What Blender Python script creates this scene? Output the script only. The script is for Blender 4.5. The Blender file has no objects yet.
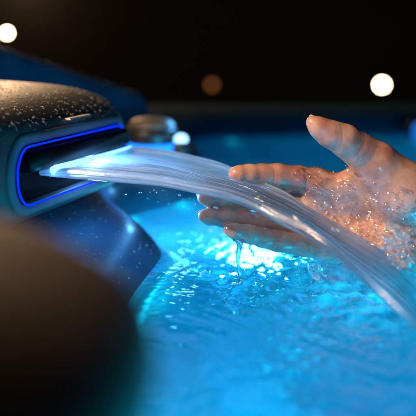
import bpy, bmesh, math, random
import numpy as np
from mathutils import Vector, Matrix

random.seed(7); rng = np.random.default_rng(11)
S = bpy.context.scene
COL = S.collection

# ------------------------------------------------------------------ camera
PITCH = math.radians(9.7); EYE = Vector((0.0, 0.0, 0.2)); HT = 18.0 / 85.0
cam_d = bpy.data.cameras.new('camera'); cam = bpy.data.objects.new('camera', cam_d); COL.objects.link(cam)
cam.location = EYE; cam.rotation_euler = (math.pi / 2 - PITCH, 0, 0)
cam_d.lens = 85; cam_d.sensor_width = 36; cam_d.clip_start = 0.02; cam_d.clip_end = 400
cam_d.dof.use_dof = True; cam_d.dof.focus_distance = 0.815; cam_d.dof.aperture_fstop = 5.0
cam_d.dof.aperture_blades = 0
S.camera = cam

# ------------------------------------------------------------------ world: clear night, almost black sky
w = bpy.data.worlds.new('World'); S.world = w; w.use_nodes = True
nt = w.node_tree; nt.nodes.clear()
sky = nt.nodes.new('ShaderNodeTexSky'); sky.sky_type = 'NISHITA'; sky.sun_disc = False
sky.sun_elevation = math.radians(-4); sky.sun_rotation = math.radians(200)
bg = nt.nodes.new('ShaderNodeBackground'); bg.inputs['Strength'].default_value = 0.004
wo = nt.nodes.new('ShaderNodeOutputWorld')
nt.links.new(sky.outputs[0], bg.inputs[0]); nt.links.new(bg.outputs[0], wo.inputs[0])

# ------------------------------------------------------------------ lamps that light the place, and added fill
def lamp(name, kind, loc, power, color, radius=0.05, target=None, spot=None, size=None):
    d = bpy.data.lights.new(name, kind); d.energy = power; d.color = color
    if kind == 'AREA': d.size = size or radius
    else: d.shadow_soft_size = radius
    if spot: d.spot_size = math.radians(spot); d.spot_blend = 0.6
    o = bpy.data.objects.new(name, d); COL.objects.link(o); o.location = loc
    if target is not None:
        o.rotation_euler = (Vector(target) - Vector(loc)).to_track_quat('-Z', 'Y').to_euler()
    return o
WARM = (1.0, 0.62, 0.34); BLUE = (0.0, 0.54, 0.82); CYAN = (0.05, 0.66, 1.0); KEY = (1.0, 0.66, 0.41)
lamp('patio_light', 'SPOT', (-0.98, -0.02, 1.0), 158, KEY, 0.05, (0.15, 0.80, 0.07), 42)
lamp('garden_and_fill_light', 'POINT', (-0.86, 4.2, 0.60), 44, WARM, 0.05)
lamp('garden_and_fill_light', 'POINT', (-1.75, 9.15, 0.75), 9, WARM, 0.06)  # unseen fill added to warm the fence near the left lamp
lamp('garden_and_fill_light', 'POINT', (-.7, 3.6, 1.1), 45, WARM, 0.1)  # unseen fill added to brighten the top of the far rim
lamp('pool_light', 'POINT', (0.05, 1.10, -0.15), 3.0, CYAN, 0.035)
lamp('pool_light', 'POINT', (0.30, 0.72, -0.30), 13.0, BLUE, 0.05)
lamp('pool_light', 'POINT', (0.75, 1.45, -0.25), 14.0, BLUE, 0.06)
lamp('pool_light', 'POINT', (0.25, 0.15, -0.30), 7.5, BLUE, 0.05)

S.view_settings.view_transform = 'Standard'; S.view_settings.look = 'None'
S.view_settings.exposure = 0; S.view_settings.gamma = 1; S.view_settings.use_curve_mapping = False
S.render.engine = 'CYCLES'
S.cycles.use_denoising = True
S.cycles.max_bounces = 12; S.cycles.transparent_max_bounces = 16; S.cycles.transmission_bounces = 10
S.cycles.sample_clamp_indirect = 6.0
S.cycles.caustics_reflective = True; S.cycles.caustics_refractive = True

# ------------------------------------------------------------------ helpers
CP, SP = math.cos(PITCH), math.sin(PITCH)
def P(px, py, Y):
    """point at depth Y (metres ahead of the lens) seen in that direction; planning measure only"""
    a = (px - 208) / 208 * HT; b = (208 - py) / 208 * HT
    dy = CP + b * SP; dz = -SP + b * CP
    k = Y / dy
    return Vector((a * k, Y, 0.2 + dz * k))
PXM = 0.84 * HT / 208          # metres per unit of the plan at the hand

def tag(o, label=None, cat=None, group=None, kind=None):
    if label: o['label'] = label
    if cat: o['category'] = cat
    if group: o['group'] = group
    if kind: o['kind'] = kind
    return o
def empty(name, loc=(0, 0, 0)):
    o = bpy.data.objects.new(name, None); COL.objects.link(o); o.location = loc; o.empty_display_size = 0.05
    return o
def link(name, me, mat, parent=None, smooth=True):
    o = bpy.data.objects.new(name, me); COL.objects.link(o)
    if mat: me.materials.append(mat)
    if smooth and len(me.polygons): me.polygons.foreach_set('use_smooth', [True] * len(me.polygons))
    if parent is not None:
        o.parent = parent
        o.matrix_parent_inverse = Matrix.Translation(-Vector(parent.location)) if parent.parent is None else Matrix()
    return o
def mesh(name, V, F):
    me = bpy.data.meshes.new(name); me.from_pydata([tuple(map(float, v)) for v in V], [], [tuple(map(int, f)) for f in F]); me.update()
    return recalc(me)
def fastmesh(name, V, Q):
    V = np.asarray(V, np.float32); Q = np.asarray(Q, np.int32); n = Q.shape[1]
    me = bpy.data.meshes.new(name)
    me.vertices.add(len(V)); me.vertices.foreach_set('co', V.ravel())
    me.loops.add(Q.size); me.loops.foreach_set('vertex_index', Q.ravel())
    me.polygons.add(len(Q)); me.polygons.foreach_set('loop_start', np.arange(0, Q.size, n, dtype=np.int32))
    me.update(calc_edges=True); me.validate()
    return me
def volume_sign(V, Q):
    a, b, c = V[Q[:, 0]], V[Q[:, 1]], V[Q[:, 2]]; m = V.mean(0)
    vol = np.einsum('ij,ij->i', a - m, np.cross(b - m, c - m)).sum()
    if Q.shape[1] == 4:
        d = V[Q[:, 3]]; vol += np.einsum('ij,ij->i', a - m, np.cross(c - m, d - m)).sum()
    return vol
def outward(V, Q):
    V = np.asarray(V, float); Q = np.asarray(Q)
    return Q if volume_sign(V, Q) > 0 else Q[:, ::-1]
def recalc(me, want=None):
    bm = bmesh.new(); bm.from_mesh(me); bmesh.ops.recalc_face_normals(bm, faces=bm.faces)
    if want is not None:
        pt, dr = want; f = min(bm.faces, key=lambda q: (q.calc_center_median() - Vector(pt)).length)
        if f.normal.dot(Vector(dr)) < 0: bmesh.ops.reverse_faces(bm, faces=bm.faces)
    bm.to_mesh(me); bm.free(); return me
def grid_quads(nr, nc, wrap=False):
    r = np.arange(nr - 1)[:, None]; c = np.arange(nc if wrap else nc - 1)[None, :]
    c2 = (c + 1) % nc
    return np.stack([r * nc + c, r * nc + c2, (r + 1) * nc + c2, (r + 1) * nc + c], -1).reshape(-1, 4)
def subsurf(o, lv):
    m = o.modifiers.new('smooth', 'SUBSURF'); m.levels = lv; m.render_levels = lv
def lathe(name, prof, loc, mat, parent, n=48, axis=None):
    V = []; 
    for r, z in prof:
        for k in range(n):
            t = 2 * math.pi * k / n; V.append((r * math.cos(t), r * math.sin(t), z))
    F = [tuple(q) for q in grid_quads(len(prof), n, True)]
    F.append(tuple(range(n))[::-1]); m = (len(prof) - 1) * n; F.append(tuple(range(m, m + n)))
    M = Matrix.Translation(loc)
    if axis is not None: M = M @ Vector(axis).to_track_quat('Z', 'Y').to_matrix().to_4x4()
    V = [M @ Vector(v) for v in V]
    return link(name, mesh(name, V, F), mat, parent)
def tube(pts, rad, n=10):
    pts = [Vector(p) for p in pts]; V = []
    for i, p in enumerate(pts):
        t = (pts[min(i + 1, len(pts) - 1)] - pts[max(i - 1, 0)]).normalized()
        a = t.orthogonal().normalized() if i == 0 else (a - t * a.dot(t)).normalized()
        b = t.cross(a)
        for k in range(n):
            q = 2 * math.pi * k / n
            V.append(p + (a * math.cos(q) + b * math.sin(q)) * rad[i])
    F = [tuple(q) for q in grid_quads(len(pts), n, True)]
    F.append(tuple(range(n))[::-1]); m = (len(pts) - 1) * n; F.append(tuple(range(m, m + n)))
    return V, F
def box(lo, hi):
    x0, y0, z0 = lo; x1, y1, z1 = hi
    V = [(x0, y0, z0), (x1, y0, z0), (x1, y1, z0), (x0, y1, z0), (x0, y0, z1), (x1, y0, z1), (x1, y1, z1), (x0, y1, z1)]
    F = [(3, 2, 1, 0), (4, 5, 6, 7), (0, 1, 5, 4), (1, 2, 6, 5), (2, 3, 7, 6), (3, 0, 4, 7)]
    return V, F
def bevel(o, wd, seg=3):
    m = o.modifiers.new('bevel', 'BEVEL'); m.width = wd; m.segments = seg; m.limit_method = 'ANGLE'
def waves(seed, n, lmin, lmax):
    r = np.random.default_rng(seed); lam = np.exp(r.uniform(np.log(lmin), np.log(lmax), n)); th = r.uniform(0, 2 * np.pi, n)
    kx = 2 * np.pi / lam * np.cos(th); ky = 2 * np.pi / lam * np.sin(th); ph = r.uniform(0, 2 * np.pi, n)
    return kx, ky, ph, lam
def wsum(W, x, y, power=1.0):
    kx, ky, ph, lam = W; out = np.zeros(np.broadcast(x, y).shape)
    for i in range(len(kx)): out += np.sin(kx[i] * x + ky[i] * y + ph[i]) * (lam[i] / lam.max()) ** power
    return out
def noise3(seed, n, lmin, lmax):
    r = np.random.default_rng(seed); lam = np.exp(r.uniform(np.log(lmin), np.log(lmax), n))
    d = r.normal(size=(n, 3)); d /= np.linalg.norm(d, axis=1)[:, None]
    return d * (2 * np.pi / lam)[:, None], r.uniform(0, 6.28, n)
def nsum3(N, X, Y, Z):
    k, p = N; o = 0
    for i in range(len(p)): o = o + np.sin(k[i, 0] * X + k[i, 1] * Y + k[i, 2] * Z + p[i])
    return o / math.sqrt(len(p))

# ------------------------------------------------------------------ materials
def newmat(name):
    m = bpy.data.materials.new(name); m.use_nodes = True; n = m.node_tree; n.nodes.clear()
    out = n.nodes.new('ShaderNodeOutputMaterial')
    return m, n, out
def N(n, t, **kw):
    x = n.nodes.new(t)
    for k, v in kw.items():
        if k in x.inputs: x.inputs[k].default_value = v
        else: setattr(x, k, v)
    return x
def principled(name, color, rough=0.4, metal=0.0, coat=0.0, bump=0.0, bscale=200, var=0.0, vscale=20, spec=0.5):
    m, n, out = newmat(name)
    b = N(n, 'ShaderNodeBsdfPrincipled'); b.inputs['Base Color'].default_value = (*color, 1)
    b.inputs['Roughness'].default_value = rough; b.inputs['Metallic'].default_value = metal
    b.inputs['Coat Weight'].default_value = coat; b.inputs['Coat Roughness'].default_value = 0.06
    b.inputs['Specular IOR Level'].default_value = spec
    tc = N(n, 'ShaderNodeTexCoord')
    if var:
        t = N(n, 'ShaderNodeTexNoise'); t.inputs['Scale'].default_value = vscale; t.inputs['Detail'].default_value = 6
        n.links.new(tc.outputs['Object'], t.inputs['Vector'])
        r = N(n, 'ShaderNodeValToRGB')
        r.color_ramp.elements[0].color = (*[c * (1 - var) for c in color], 1); r.color_ramp.elements[0].position = 0.3
        r.color_ramp.elements[1].color = (*[min(1, c * (1 + var)) for c in color], 1); r.color_ramp.elements[1].position = 0.7
        n.links.new(t.outputs[0], r.inputs[0]); n.links.new(r.outputs[0], b.inputs['Base Color'])
    if bump:
        t = N(n, 'ShaderNodeTexNoise'); t.inputs['Scale'].default_value = bscale; t.inputs['Detail'].default_value = 4
        n.links.new(tc.outputs['Object'], t.inputs['Vector'])
        bp = N(n, 'ShaderNodeBump'); bp.inputs['Strength'].default_value = bump; bp.inputs['Distance'].default_value = 0.002
        n.links.new(t.outputs[0], bp.inputs['Height']); n.links.new(bp.outputs[0], b.inputs['Normal'])
    n.links.new(b.outputs[0], out.inputs[0])
    return m
def emit(name, color, strength):
    m, n, out = newmat(name); e = N(n, 'ShaderNodeEmission'); e.inputs[0].default_value = (*color, 1); e.inputs[1].default_value = strength
    n.links.new(e.outputs[0], out.inputs[0]); return m

M_shell = principled('tub_acrylic', (0.045, 0.135, 0.25), 0.30, coat=0.22, var=0.25, vscale=14, bump=0.06, bscale=120)
M_pod = principled('spout_plastic', (0.024, 0.027, 0.034), 0.52, coat=0.0, bump=0.05, bscale=150)
M_black = principled('black_plastic', (0.004, 0.004, 0.005), 0.5, spec=0.12)
M_lining = principled('slot_lining', (0.03, 0.03, 0.034), 0.22)
M_pillow = principled('headrest_vinyl', (0.050, 0.037, 0.024), 0.65, bump=0.3, bscale=400)
M_knob = principled('knob_plastic', (0.02, 0.02, 0.022), 0.4)
M_cap = principled('knob_cap', (0.14, 0.12, 0.10), 0.5, metal=0.2)
M_glint = principled('glint_pale', (0.85, 0.82, 0.75), 0.35, metal=0.3)  # pale tone painted in place of a glint
M_added_halo_ring = principled('added_halo_ring_plastic', (0.10, 0.115, 0.15), 0.6)
M_trim = emit('blue_light_trim', (0.0, 0.028, 1.0), 1.7)
M_lip = emit('spout_led', (0.15, 0.43, 1.0), 3.6)
M_led = emit('led_lens', (0.28, 0.62, 1.0), 3.5)
M_uled = emit('underwater_lens', (0.34, 0.78, 1.0), 1.5)
M_glow = emit('knob_ring', (0.01, 0.22, 1.0), 2.6); M_reflection = emit('reflection_disc', (0.01, 0.22, 1.0), 0.8)  # the weaker one stands in for a blue reflection on the far wall
M_globe = emit('lamp_globe', (1.0, 0.78, 0.45), 70.0)
M_globe_dim = emit('lamp_globe_dim', (1.0, 0.36, 0.10), 0.6)
M_post = principled('lamp_post', (0.02, 0.02, 0.02), 0.5)
M_ground = principled('deck_stone', (0.12, 0.10, 0.08), 0.8, var=0.3, vscale=4)
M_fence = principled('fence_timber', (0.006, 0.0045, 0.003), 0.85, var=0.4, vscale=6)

def facing(n, f0, top, normal=None):
    lw = N(n, 'ShaderNodeLayerWeight'); lw.inputs['Blend'].default_value = 0.5
    if normal is not None: n.links.new(normal, lw.inputs['Normal'])
    pw = N(n, 'ShaderNodeMath', operation='POWER'); n.links.new(lw.outputs['Facing'], pw.inputs[0]); pw.inputs[1].default_value = 4.5
    ma = N(n, 'ShaderNodeMath', operation='MULTIPLY_ADD'); n.links.new(pw.outputs[0], ma.inputs[0]); ma.inputs[1].default_value = top; ma.inputs[2].default_value = f0
    return ma
def clearwater(name, rough=0.02, thru=0.45, tint=(0.9, 0.97, 1.0), ior=1.33, f0=0.035, bump=0, top=0.85):
    """clear water: mirror by Fresnel over a mix of straight and bent transmission"""
    m, n, out = newmat(name)
    fr = facing(n, f0, top)
    gl = N(n, 'ShaderNodeBsdfGlossy'); gl.inputs['Roughness'].default_value = rough
    tr = N(n, 'ShaderNodeBsdfTransparent'); tr.inputs[0].default_value = (*tint, 1)
    rf = N(n, 'ShaderNodeBsdfRefraction'); rf.inputs['IOR'].default_value = ior; rf.inputs['Roughness'].default_value = rough; rf.inputs[0].default_value = (*tint, 1)
    mx = N(n, 'ShaderNodeMixShader'); mx.inputs[0].default_value = 1 - thru
    if bump:
        tc = N(n, 'ShaderNodeTexCoord'); t = N(n, 'ShaderNodeTexNoise'); t.inputs['Scale'].default_value = 220; t.inputs['Detail'].default_value = 3
        bp = N(n, 'ShaderNodeBump'); bp.inputs['Strength'].default_value = bump; bp.inputs['Distance'].default_value = 0.0004
        n.links.new(tc.outputs['Object'], t.inputs['Vector']); n.links.new(t.outputs[0], bp.inputs['Height']); n.links.new(bp.outputs[0], gl.inputs['Normal'])
    n.links.new(tr.outputs[0], mx.inputs[1]); n.links.new(rf.outputs[0], mx.inputs[2])
    m2 = N(n, 'ShaderNodeMixShader'); n.links.new(fr.outputs[0], m2.inputs[0]); n.links.new(mx.outputs[0], m2.inputs[1]); n.links.new(gl.outputs[0], m2.inputs[2])
    n.links.new(m2.outputs[0], out.inputs[0])
    return m
M_drop = clearwater('water_bead', 0.03, 0.75, f0=0.10); M_drip = clearwater('drip_water', 0.03, 0.2, f0=0.12)
M_film = clearwater('water_film', 0.11, 1.0, (1, 1, 1), 1.33, 0.22, bump=0.6, top=0.45)

def foam_material(name, clear):
    m, n, out = newmat(name)
    gl = N(n, 'ShaderNodeBsdfGlossy'); gl.inputs['Roughness'].default_value = 0.1
    tr = N(n, 'ShaderNodeBsdfTransparent'); df = N(n, 'ShaderNodeBsdfDiffuse'); df.inputs[0].default_value = (.85, .88, .9, 1)
    tl = N(n, 'ShaderNodeBsdfTranslucent'); tl.inputs[0].default_value = (.85, .9, .95, 1)
    a = N(n, 'ShaderNodeMixShader'); a.inputs[0].default_value = .45; n.links.new(df.outputs[0], a.inputs[1]); n.links.new(tl.outputs[0], a.inputs[2])
    b = N(n, 'ShaderNodeMixShader'); b.inputs[0].default_value = 1 - clear; n.links.new(tr.outputs[0], b.inputs[1]); n.links.new(a.outputs[0], b.inputs[2])
    f = facing(n, .20, .7); c = N(n, 'ShaderNodeMixShader'); n.links.new(f.outputs[0], c.inputs[0]); n.links.new(b.outputs[0], c.inputs[1]); n.links.new(gl.outputs[0], c.inputs[2])
    n.links.new(c.outputs[0], out.inputs[0]); return m
M_foam = foam_material('aerated_water', .62)
M_bead = foam_material('bead_water', .72)

def pool_material():
    m, n, out = newmat('pool_water')
    tc = N(n, 'ShaderNodeTexCoord')
    t = N(n, 'ShaderNodeTexNoise'); t.inputs['Scale'].default_value = 75; t.inputs['Detail'].default_value = 3
    n.links.new(tc.outputs['Object'], t.inputs['Vector'])
    bp = N(n, 'ShaderNodeBump'); bp.inputs['Strength'].default_value = 0.30; bp.inputs['Distance'].default_value = 0.0016
    n.links.new(t.outputs[0], bp.inputs['Height'])
    fr = N(n, 'ShaderNodeFresnel'); fr.inputs[0].default_value = 1.33; n.links.new(bp.outputs[0], fr.inputs['Normal'])
    gl = N(n, 'ShaderNodeBsdfGlossy'); gl.inputs['Roughness'].default_value = 0.04; n.links.new(bp.outputs[0], gl.inputs['Normal'])
    tr = N(n, 'ShaderNodeBsdfTransparent'); tr.inputs[0].default_value = (0.85, 0.96, 1, 1)
    rf = N(n, 'ShaderNodeBsdfRefraction'); rf.inputs['IOR'].default_value = 1.33; rf.inputs['Roughness'].default_value = 0.05
    rf.inputs[0].default_value = (0.85, 0.96, 1, 1); n.links.new(bp.outputs[0], rf.inputs['Normal'])
    mx = N(n, 'ShaderNodeMixShader'); mx.inputs[0].default_value = 1.0
    n.links.new(tr.outputs[0], mx.inputs[1]); n.links.new(rf.outputs[0], mx.inputs[2])
    # aerated water: fine bubbles scatter the light that comes from below
    tl = N(n, 'ShaderNodeBsdfTranslucent'); tl.inputs[0].default_value = (0.55, 0.85, 0.95, 1)
    at = N(n, 'ShaderNodeAttribute'); at.attribute_name = 'foam'
    mr = N(n, 'ShaderNodeMapRange'); mr.inputs['To Min'].default_value = 0.11; mr.inputs['To Max'].default_value = 0.62
    n.links.new(at.outputs['Fac'], mr.inputs['Value'])
    m1 = N(n, 'ShaderNodeMixShader'); n.links.new(mr.outputs[0], m1.inputs[0]); n.links.new(mx.outputs[0], m1.inputs[1]); n.links.new(tl.outputs[0], m1.inputs[2])
    m2 = N(n, 'ShaderNodeMixShader'); n.links.new(fr.outputs[0], m2.inputs[0]); n.links.new(m1.outputs[0], m2.inputs[1]); n.links.new(gl.outputs[0], m2.inputs[2])
    n.links.new(m2.outputs[0], out.inputs[0])
    return m
M_pool = pool_material()

def stream_material(name, milky=(0.02, 0.95), tint=(0.74, 0.91, 1.0), sx=2.6, sy=70):
    m, n, out = newmat(name)
    tc = N(n, 'ShaderNodeTexCoord'); mp = N(n, 'ShaderNodeMapping'); mp.inputs['Scale'].default_value = (sx, sy, 1)
    n.links.new(tc.outputs['UV'], mp.inputs['Vector'])
    t = N(n, 'ShaderNodeTexNoise'); t.inputs['Scale'].default_value = 1.0; t.inputs['Detail'].default_value = 5; t.inputs['Roughness'].default_value = 0.62
    n.links.new(mp.outputs[0], t.inputs['Vector'])
    bp = N(n, 'ShaderNodeBump'); bp.inputs['Strength'].default_value = 0.6; bp.inputs['Distance'].default_value = 0.0025
    n.links.new(t.outputs[0], bp.inputs['Height'])
    t3 = N(n, 'ShaderNodeTexNoise'); t3.inputs['Scale'].default_value = 330; t3.inputs['Detail'].default_value = 2; n.links.new(tc.outputs['Object'], t3.inputs['Vector'])
    b3 = N(n, 'ShaderNodeBump'); b3.inputs['Strength'].default_value = 0.5; b3.inputs['Distance'].default_value = 0.0005
    n.links.new(t3.outputs[0], b3.inputs['Height']); n.links.new(bp.outputs[0], b3.inputs['Normal']); bp = b3
    fr = facing(n, 0.10, 0.8, bp.outputs[0])
    gl = N(n, 'ShaderNodeBsdfGlossy'); gl.inputs['Roughness'].default_value = 0.08; n.links.new(bp.outputs[0], gl.inputs['Normal'])
    tr = N(n, 'ShaderNodeBsdfTransparent'); tr.inputs[0].default_value = (0.96, 0.98, 1, 1)
    rf = N(n, 'ShaderNodeBsdfRefraction'); rf.inputs['IOR'].default_value = 1.2; rf.inputs['Roughness'].default_value = 0.12; n.links.new(bp.outputs[0], rf.inputs['Normal'])
    mx = N(n, 'ShaderNodeMixShader'); mx.inputs[0].default_value = 0.45
    n.links.new(tr.outputs[0], mx.inputs[1]); n.links.new(rf.outputs[0], mx.inputs[2])
    tl = N(n, 'ShaderNodeBsdfTranslucent'); tl.inputs[0].default_value = (*tint, 1)
    df = N(n, 'ShaderNodeBsdfDiffuse'); df.inputs[0].default_value = (*tint, 1)
    mk = N(n, 'ShaderNodeMixShader'); mk.inputs[0].default_value = 0.40; n.links.new(tl.outputs[0], mk.inputs[1]); n.links.new(df.outputs[0], mk.inputs[2])
    mr = N(n, 'ShaderNodeMapRange'); mr.inputs['From Min'].default_value = 0.42; mr.inputs['From Max'].default_value = 0.70
    mr.inputs['To Min'].default_value = milky[0]; mr.inputs['To Max'].default_value = milky[1]; n.links.new(t.outputs[0], mr.inputs['Value'])
    aa = N(n, 'ShaderNodeAttribute'); aa.attribute_name = 'led_milk'
    sm = N(n, 'ShaderNodeMath', operation='ADD', use_clamp=True); n.links.new(mr.outputs[0], sm.inputs[0]); n.links.new(aa.outputs['Fac'], sm.inputs[1])
    m1 = N(n, 'ShaderNodeMixShader'); n.links.new(sm.outputs[0], m1.inputs[0]); n.links.new(mx.outputs[0], m1.inputs[1]); n.links.new(mk.outputs[0], m1.inputs[2])
    m2 = N(n, 'ShaderNodeMixShader'); n.links.new(fr.outputs[0], m2.inputs[0]); n.links.new(m1.outputs[0], m2.inputs[1]); n.links.new(gl.outputs[0], m2.inputs[2])
    n.links.new(m2.outputs[0], out.inputs[0])
    return m
M_stream = stream_material('waterfall_water')
M_curtain = stream_material('curtain_water', (0.0, 0.45), sx=16, sy=1.2)

def skin_material():
    m, n, out = newmat('wet_skin')
    tc = N(n, 'ShaderNodeTexCoord')
    b = N(n, 'ShaderNodeBsdfPrincipled')
    t = N(n, 'ShaderNodeTexNoise'); t.inputs['Scale'].default_value = 45; t.inputs['Detail'].default_value = 5
    n.links.new(tc.outputs['Object'], t.inputs['Vector'])
    r = N(n, 'ShaderNodeValToRGB')
    r.color_ramp.elements[0].color = (0.45, 0.20, 0.155, 1); r.color_ramp.elements[0].position = 0.38
    r.color_ramp.elements[1].color = (0.68, 0.42, 0.34, 1); r.color_ramp.elements[1].position = 0.62
    n.links.new(t.outputs[0], r.inputs[0]); n.links.new(r.outputs[0], b.inputs['Base Color'])
    b.inputs['Roughness'].default_value = 0.42
    b.inputs['Subsurface Weight'].default_value = 0.25; b.inputs['Subsurface Radius'].default_value = (1.0, 0.35, 0.2); b.inputs['Subsurface Scale'].default_value = 0.004
    b.inputs['Coat Weight'].default_value = 1.0; b.inputs['Coat Roughness'].default_value = 0.10
    tw = N(n, 'ShaderNodeTexNoise'); tw.inputs['Scale'].default_value = 190; tw.inputs['Detail'].default_value = 2; n.links.new(tc.outputs['Object'], tw.inputs['Vector'])
    bw = N(n, 'ShaderNodeBump'); bw.inputs['Strength'].default_value = 0.5; bw.inputs['Distance'].default_value = 0.0012
    n.links.new(tw.outputs[0], bw.inputs['Height']); n.links.new(bw.outputs[0], b.inputs['Coat Normal'])
    v = N(n, 'ShaderNodeTexVoronoi'); v.inputs['Scale'].default_value = 650; n.links.new(tc.outputs['Object'], v.inputs['Vector'])
    t2 = N(n, 'ShaderNodeTexNoise'); t2.inputs['Scale'].default_value = 260; t2.inputs['Detail'].default_value = 3; n.links.new(tc.outputs['Object'], t2.inputs['Vector'])
    ad = N(n, 'ShaderNodeMath', operation='ADD'); n.links.new(v.outputs['Distance'], ad.inputs[0]); n.links.new(t2.outputs[0], ad.inputs[1])
    bp = N(n, 'ShaderNodeBump'); bp.inputs['Strength'].default_value = 0.15; bp.inputs['Distance'].default_value = 0.0008
    n.links.new(ad.outputs[0], bp.inputs['Height']); n.links.new(bp.outputs[0], b.inputs['Normal'])
    n.links.new(b.outputs[0], out.inputs[0])
    return m
M_skin = skin_material()
M_nail = principled('fingernail', (0.72, 0.50, 0.44), 0.2, coat=0.6)

# ------------------------------------------------------------------ ground, fence and lamps beyond the tub
V, F = box((-60, -40, -0.85), (60, 90, -0.75)); tag(link('ground', mesh('ground', V, F), M_ground, smooth=False), kind='structure')

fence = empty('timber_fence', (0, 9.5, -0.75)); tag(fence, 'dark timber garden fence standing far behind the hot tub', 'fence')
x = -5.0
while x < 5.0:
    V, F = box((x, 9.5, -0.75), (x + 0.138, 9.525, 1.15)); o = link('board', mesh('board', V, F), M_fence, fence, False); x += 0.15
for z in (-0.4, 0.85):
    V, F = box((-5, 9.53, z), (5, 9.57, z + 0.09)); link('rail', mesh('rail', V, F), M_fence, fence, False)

def garden_lamp(px, py, Y, r, mat, label):
    c = P(px, py, Y)
    root = empty('garden_lamp', (c.x, c.y, -0.75)); tag(root, label, 'lamp', 'round garden lamps in the dark')
    lathe('post', [(0.045, -0.75), (0.045, -0.72), (0.009, -0.70), (0.006, c.z - r - 0.02), (r * .7, c.z - r - 0.01), (r * .7, c.z - r * 0.8)], (c.x, c.y, 0), M_post, root, 20)
    bm = bmesh.new(); bmesh.ops.create_uvsphere(bm, u_segments=32, v_segments=16, radius=r); bmesh.ops.translate(bm, verts=bm.verts, vec=c)
    me = bpy.data.meshes.new('globe'); bm.to_mesh(me); bm.free(); link('globe', me, mat, root)
garden_lamp(7, 33, 4.2, 0.010, M_globe, 'bright warm lamp globe above the raised tub corner at left')
garden_lamp(382, 85, 8.0, 0.026, M_globe, 'bright warm lamp globe over the far rim above the thumb')
garden_lamp(212, 85, 8.5, 0.026, M_globe_dim, 'dim orange lamp globe in the dark over the far rim')

# ------------------------------------------------------------------ hot tub
tub = empty('hot_tub', (0.6, 0.9, -0.75)); tag(tub, 'dark blue lit hot tub with moulded rim and a waterfall spout', 'hot tub')
# columns: W waterline xy, L ledge xyz, B foot of rim xyz, R rim crest xyz, O outer xy
C_ = [
 ((-.075, -.35), (-.095, -.35, .06), (-.12, -.35, .09), (-.15, -.36, .115), (-.50, -.40)),
 ((-.065, .20), (-.09, .20, .06), (-.12, .20, .09), (-.16, .20, .115), (-.55, .20)),
 ((-.056, .58), (-.105, .58, .030), (-.17, .58, .045), (-.21, .58, .125), (-.58, .58)),
 ((-.042, .80), (-.095, .82, .028), (-.17, .83, .042), (-.22, .85, .14), (-.60, .85)),
 ((-.026, .95), (-.065, .965, .026), (-.14, .99, .045), (-.22, 1.00, .145), (-.60, 1.0)),
 ((-.085, 1.02), (-.12, 1.06, .04), (-.20, 1.10, .08), (-.28, 1.10, .205), (-.62, 1.13)),
 ((-.105, 1.11), (-.13, 1.13, .052), (-.24, 1.19, .070), (-.265, 1.20, .215), (-.62, 1.25)),
 ((-.055, 1.17), (-.068, 1.19, .056), (-.20, 1.35, .060), (-.208, 1.37, .178), (-.60, 1.45)),
 ((.000, 1.27), (-.008, 1.29, .056), (-.098, 1.58, .055), (-.103, 1.60, .126), (-.58, 1.7)),
 ((.005, 1.55), (-.01, 1.57, .050), (-.085, 1.64, .055), (-.095, 1.655, .120), (-.55, 1.8)),
 ((-.060, 1.78), (-.080, 1.80, .030), (-.145, 1.84, .045), (-.170, 1.88, .07), (-.52, 2.0)),
 ((-.030, 2.04), (-.045, 2.06, .02), (-.060, 2.08, .040), (-.080, 2.11, .057), (-.45, 2.5)),
 ((.10, 2.10), (.10, 2.12, .02), (.10, 2.14, .040), (.10, 2.16, .055), (.05, 2.55)),
 ((.60, 2.11), (.60, 2.13, .02), (.60, 2.15, .040), (.60, 2.17, .056), (.60, 2.58)),
 ((1.30, 2.10), (1.31, 2.12, .02), (1.32, 2.14, .040), (1.33, 2.16, .060), (1.4, 2.56)),
 ((1.46, 1.95), (1.48, 1.97, .02), (1.50, 1.99, .045), (1.52, 2.01, .070), (1.9, 2.3)),
 ((1.50, 1.0), (1.52, 1.0, .035), (1.54, 1.0, .065), (1.56, 1.0, .105), (1.95, 1.0)),
 ((1.46, -.28), (1.48, -.29, .035), (1.50, -.30, .065), (1.52, -.31, .105), (1.9, -.6)),
 ((1.30, -.43), (1.31, -.44, .035), (1.32, -.45, .065), (1.33, -.46, .110), (1.4, -.85)),
 ((.60, -.45), (.60, -.46, .035), (.60, -.47, .065), (.60, -.48, .112), (.6, -.9)),
 ((.05, -.44), (.05, -.45, .035), (.05, -.46, .065), (.04, -.48, .114), (0, -.9)),
]
ctr = np.array((0.6, 0.85))
rows = [[] for _ in range(11)]
for Wp, L, B, R, O in C_:
    Wp = np.array(Wp); inn = (ctr - Wp); inn /= np.linalg.norm(inn)
    f = Wp + inn * 0.22; c0 = ctr + (Wp - ctr) * 0.12
    rows[0].append((*c0, -.55)); rows[1].append((*f, -.55)); rows[2].append((*(Wp + inn * .10), -.42)); rows[3].append((*(Wp + inn * .035), -.10))
    rows[4].append((*Wp, 0.0)); rows[5].append(L); rows[6].append(B)
    R = np.array(R); rows[7].append((R[0], R[1], R[2] - .012)); 
    o = np.array(O); d = o - R[:2]; d /= np.linalg.norm(d)
    rows[8].append((*(R[:2] + d * .03), R[2] + .001)); rows[9].append((*o, R[2] - .004)); rows[10].append((*o, -.75))
V = [p for r in rows for p in r]; nc = len(C_)
F = [tuple(q) for q in grid_quads(len(rows), nc, True)]; F.append(tuple(range(nc))[::-1])
shell = link('shell', recalc(mesh('shell', V, F), ((.6, 2.35, .09), (0, 0, 1))), M_shell, tub); subsurf(shell, 4)

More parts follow.
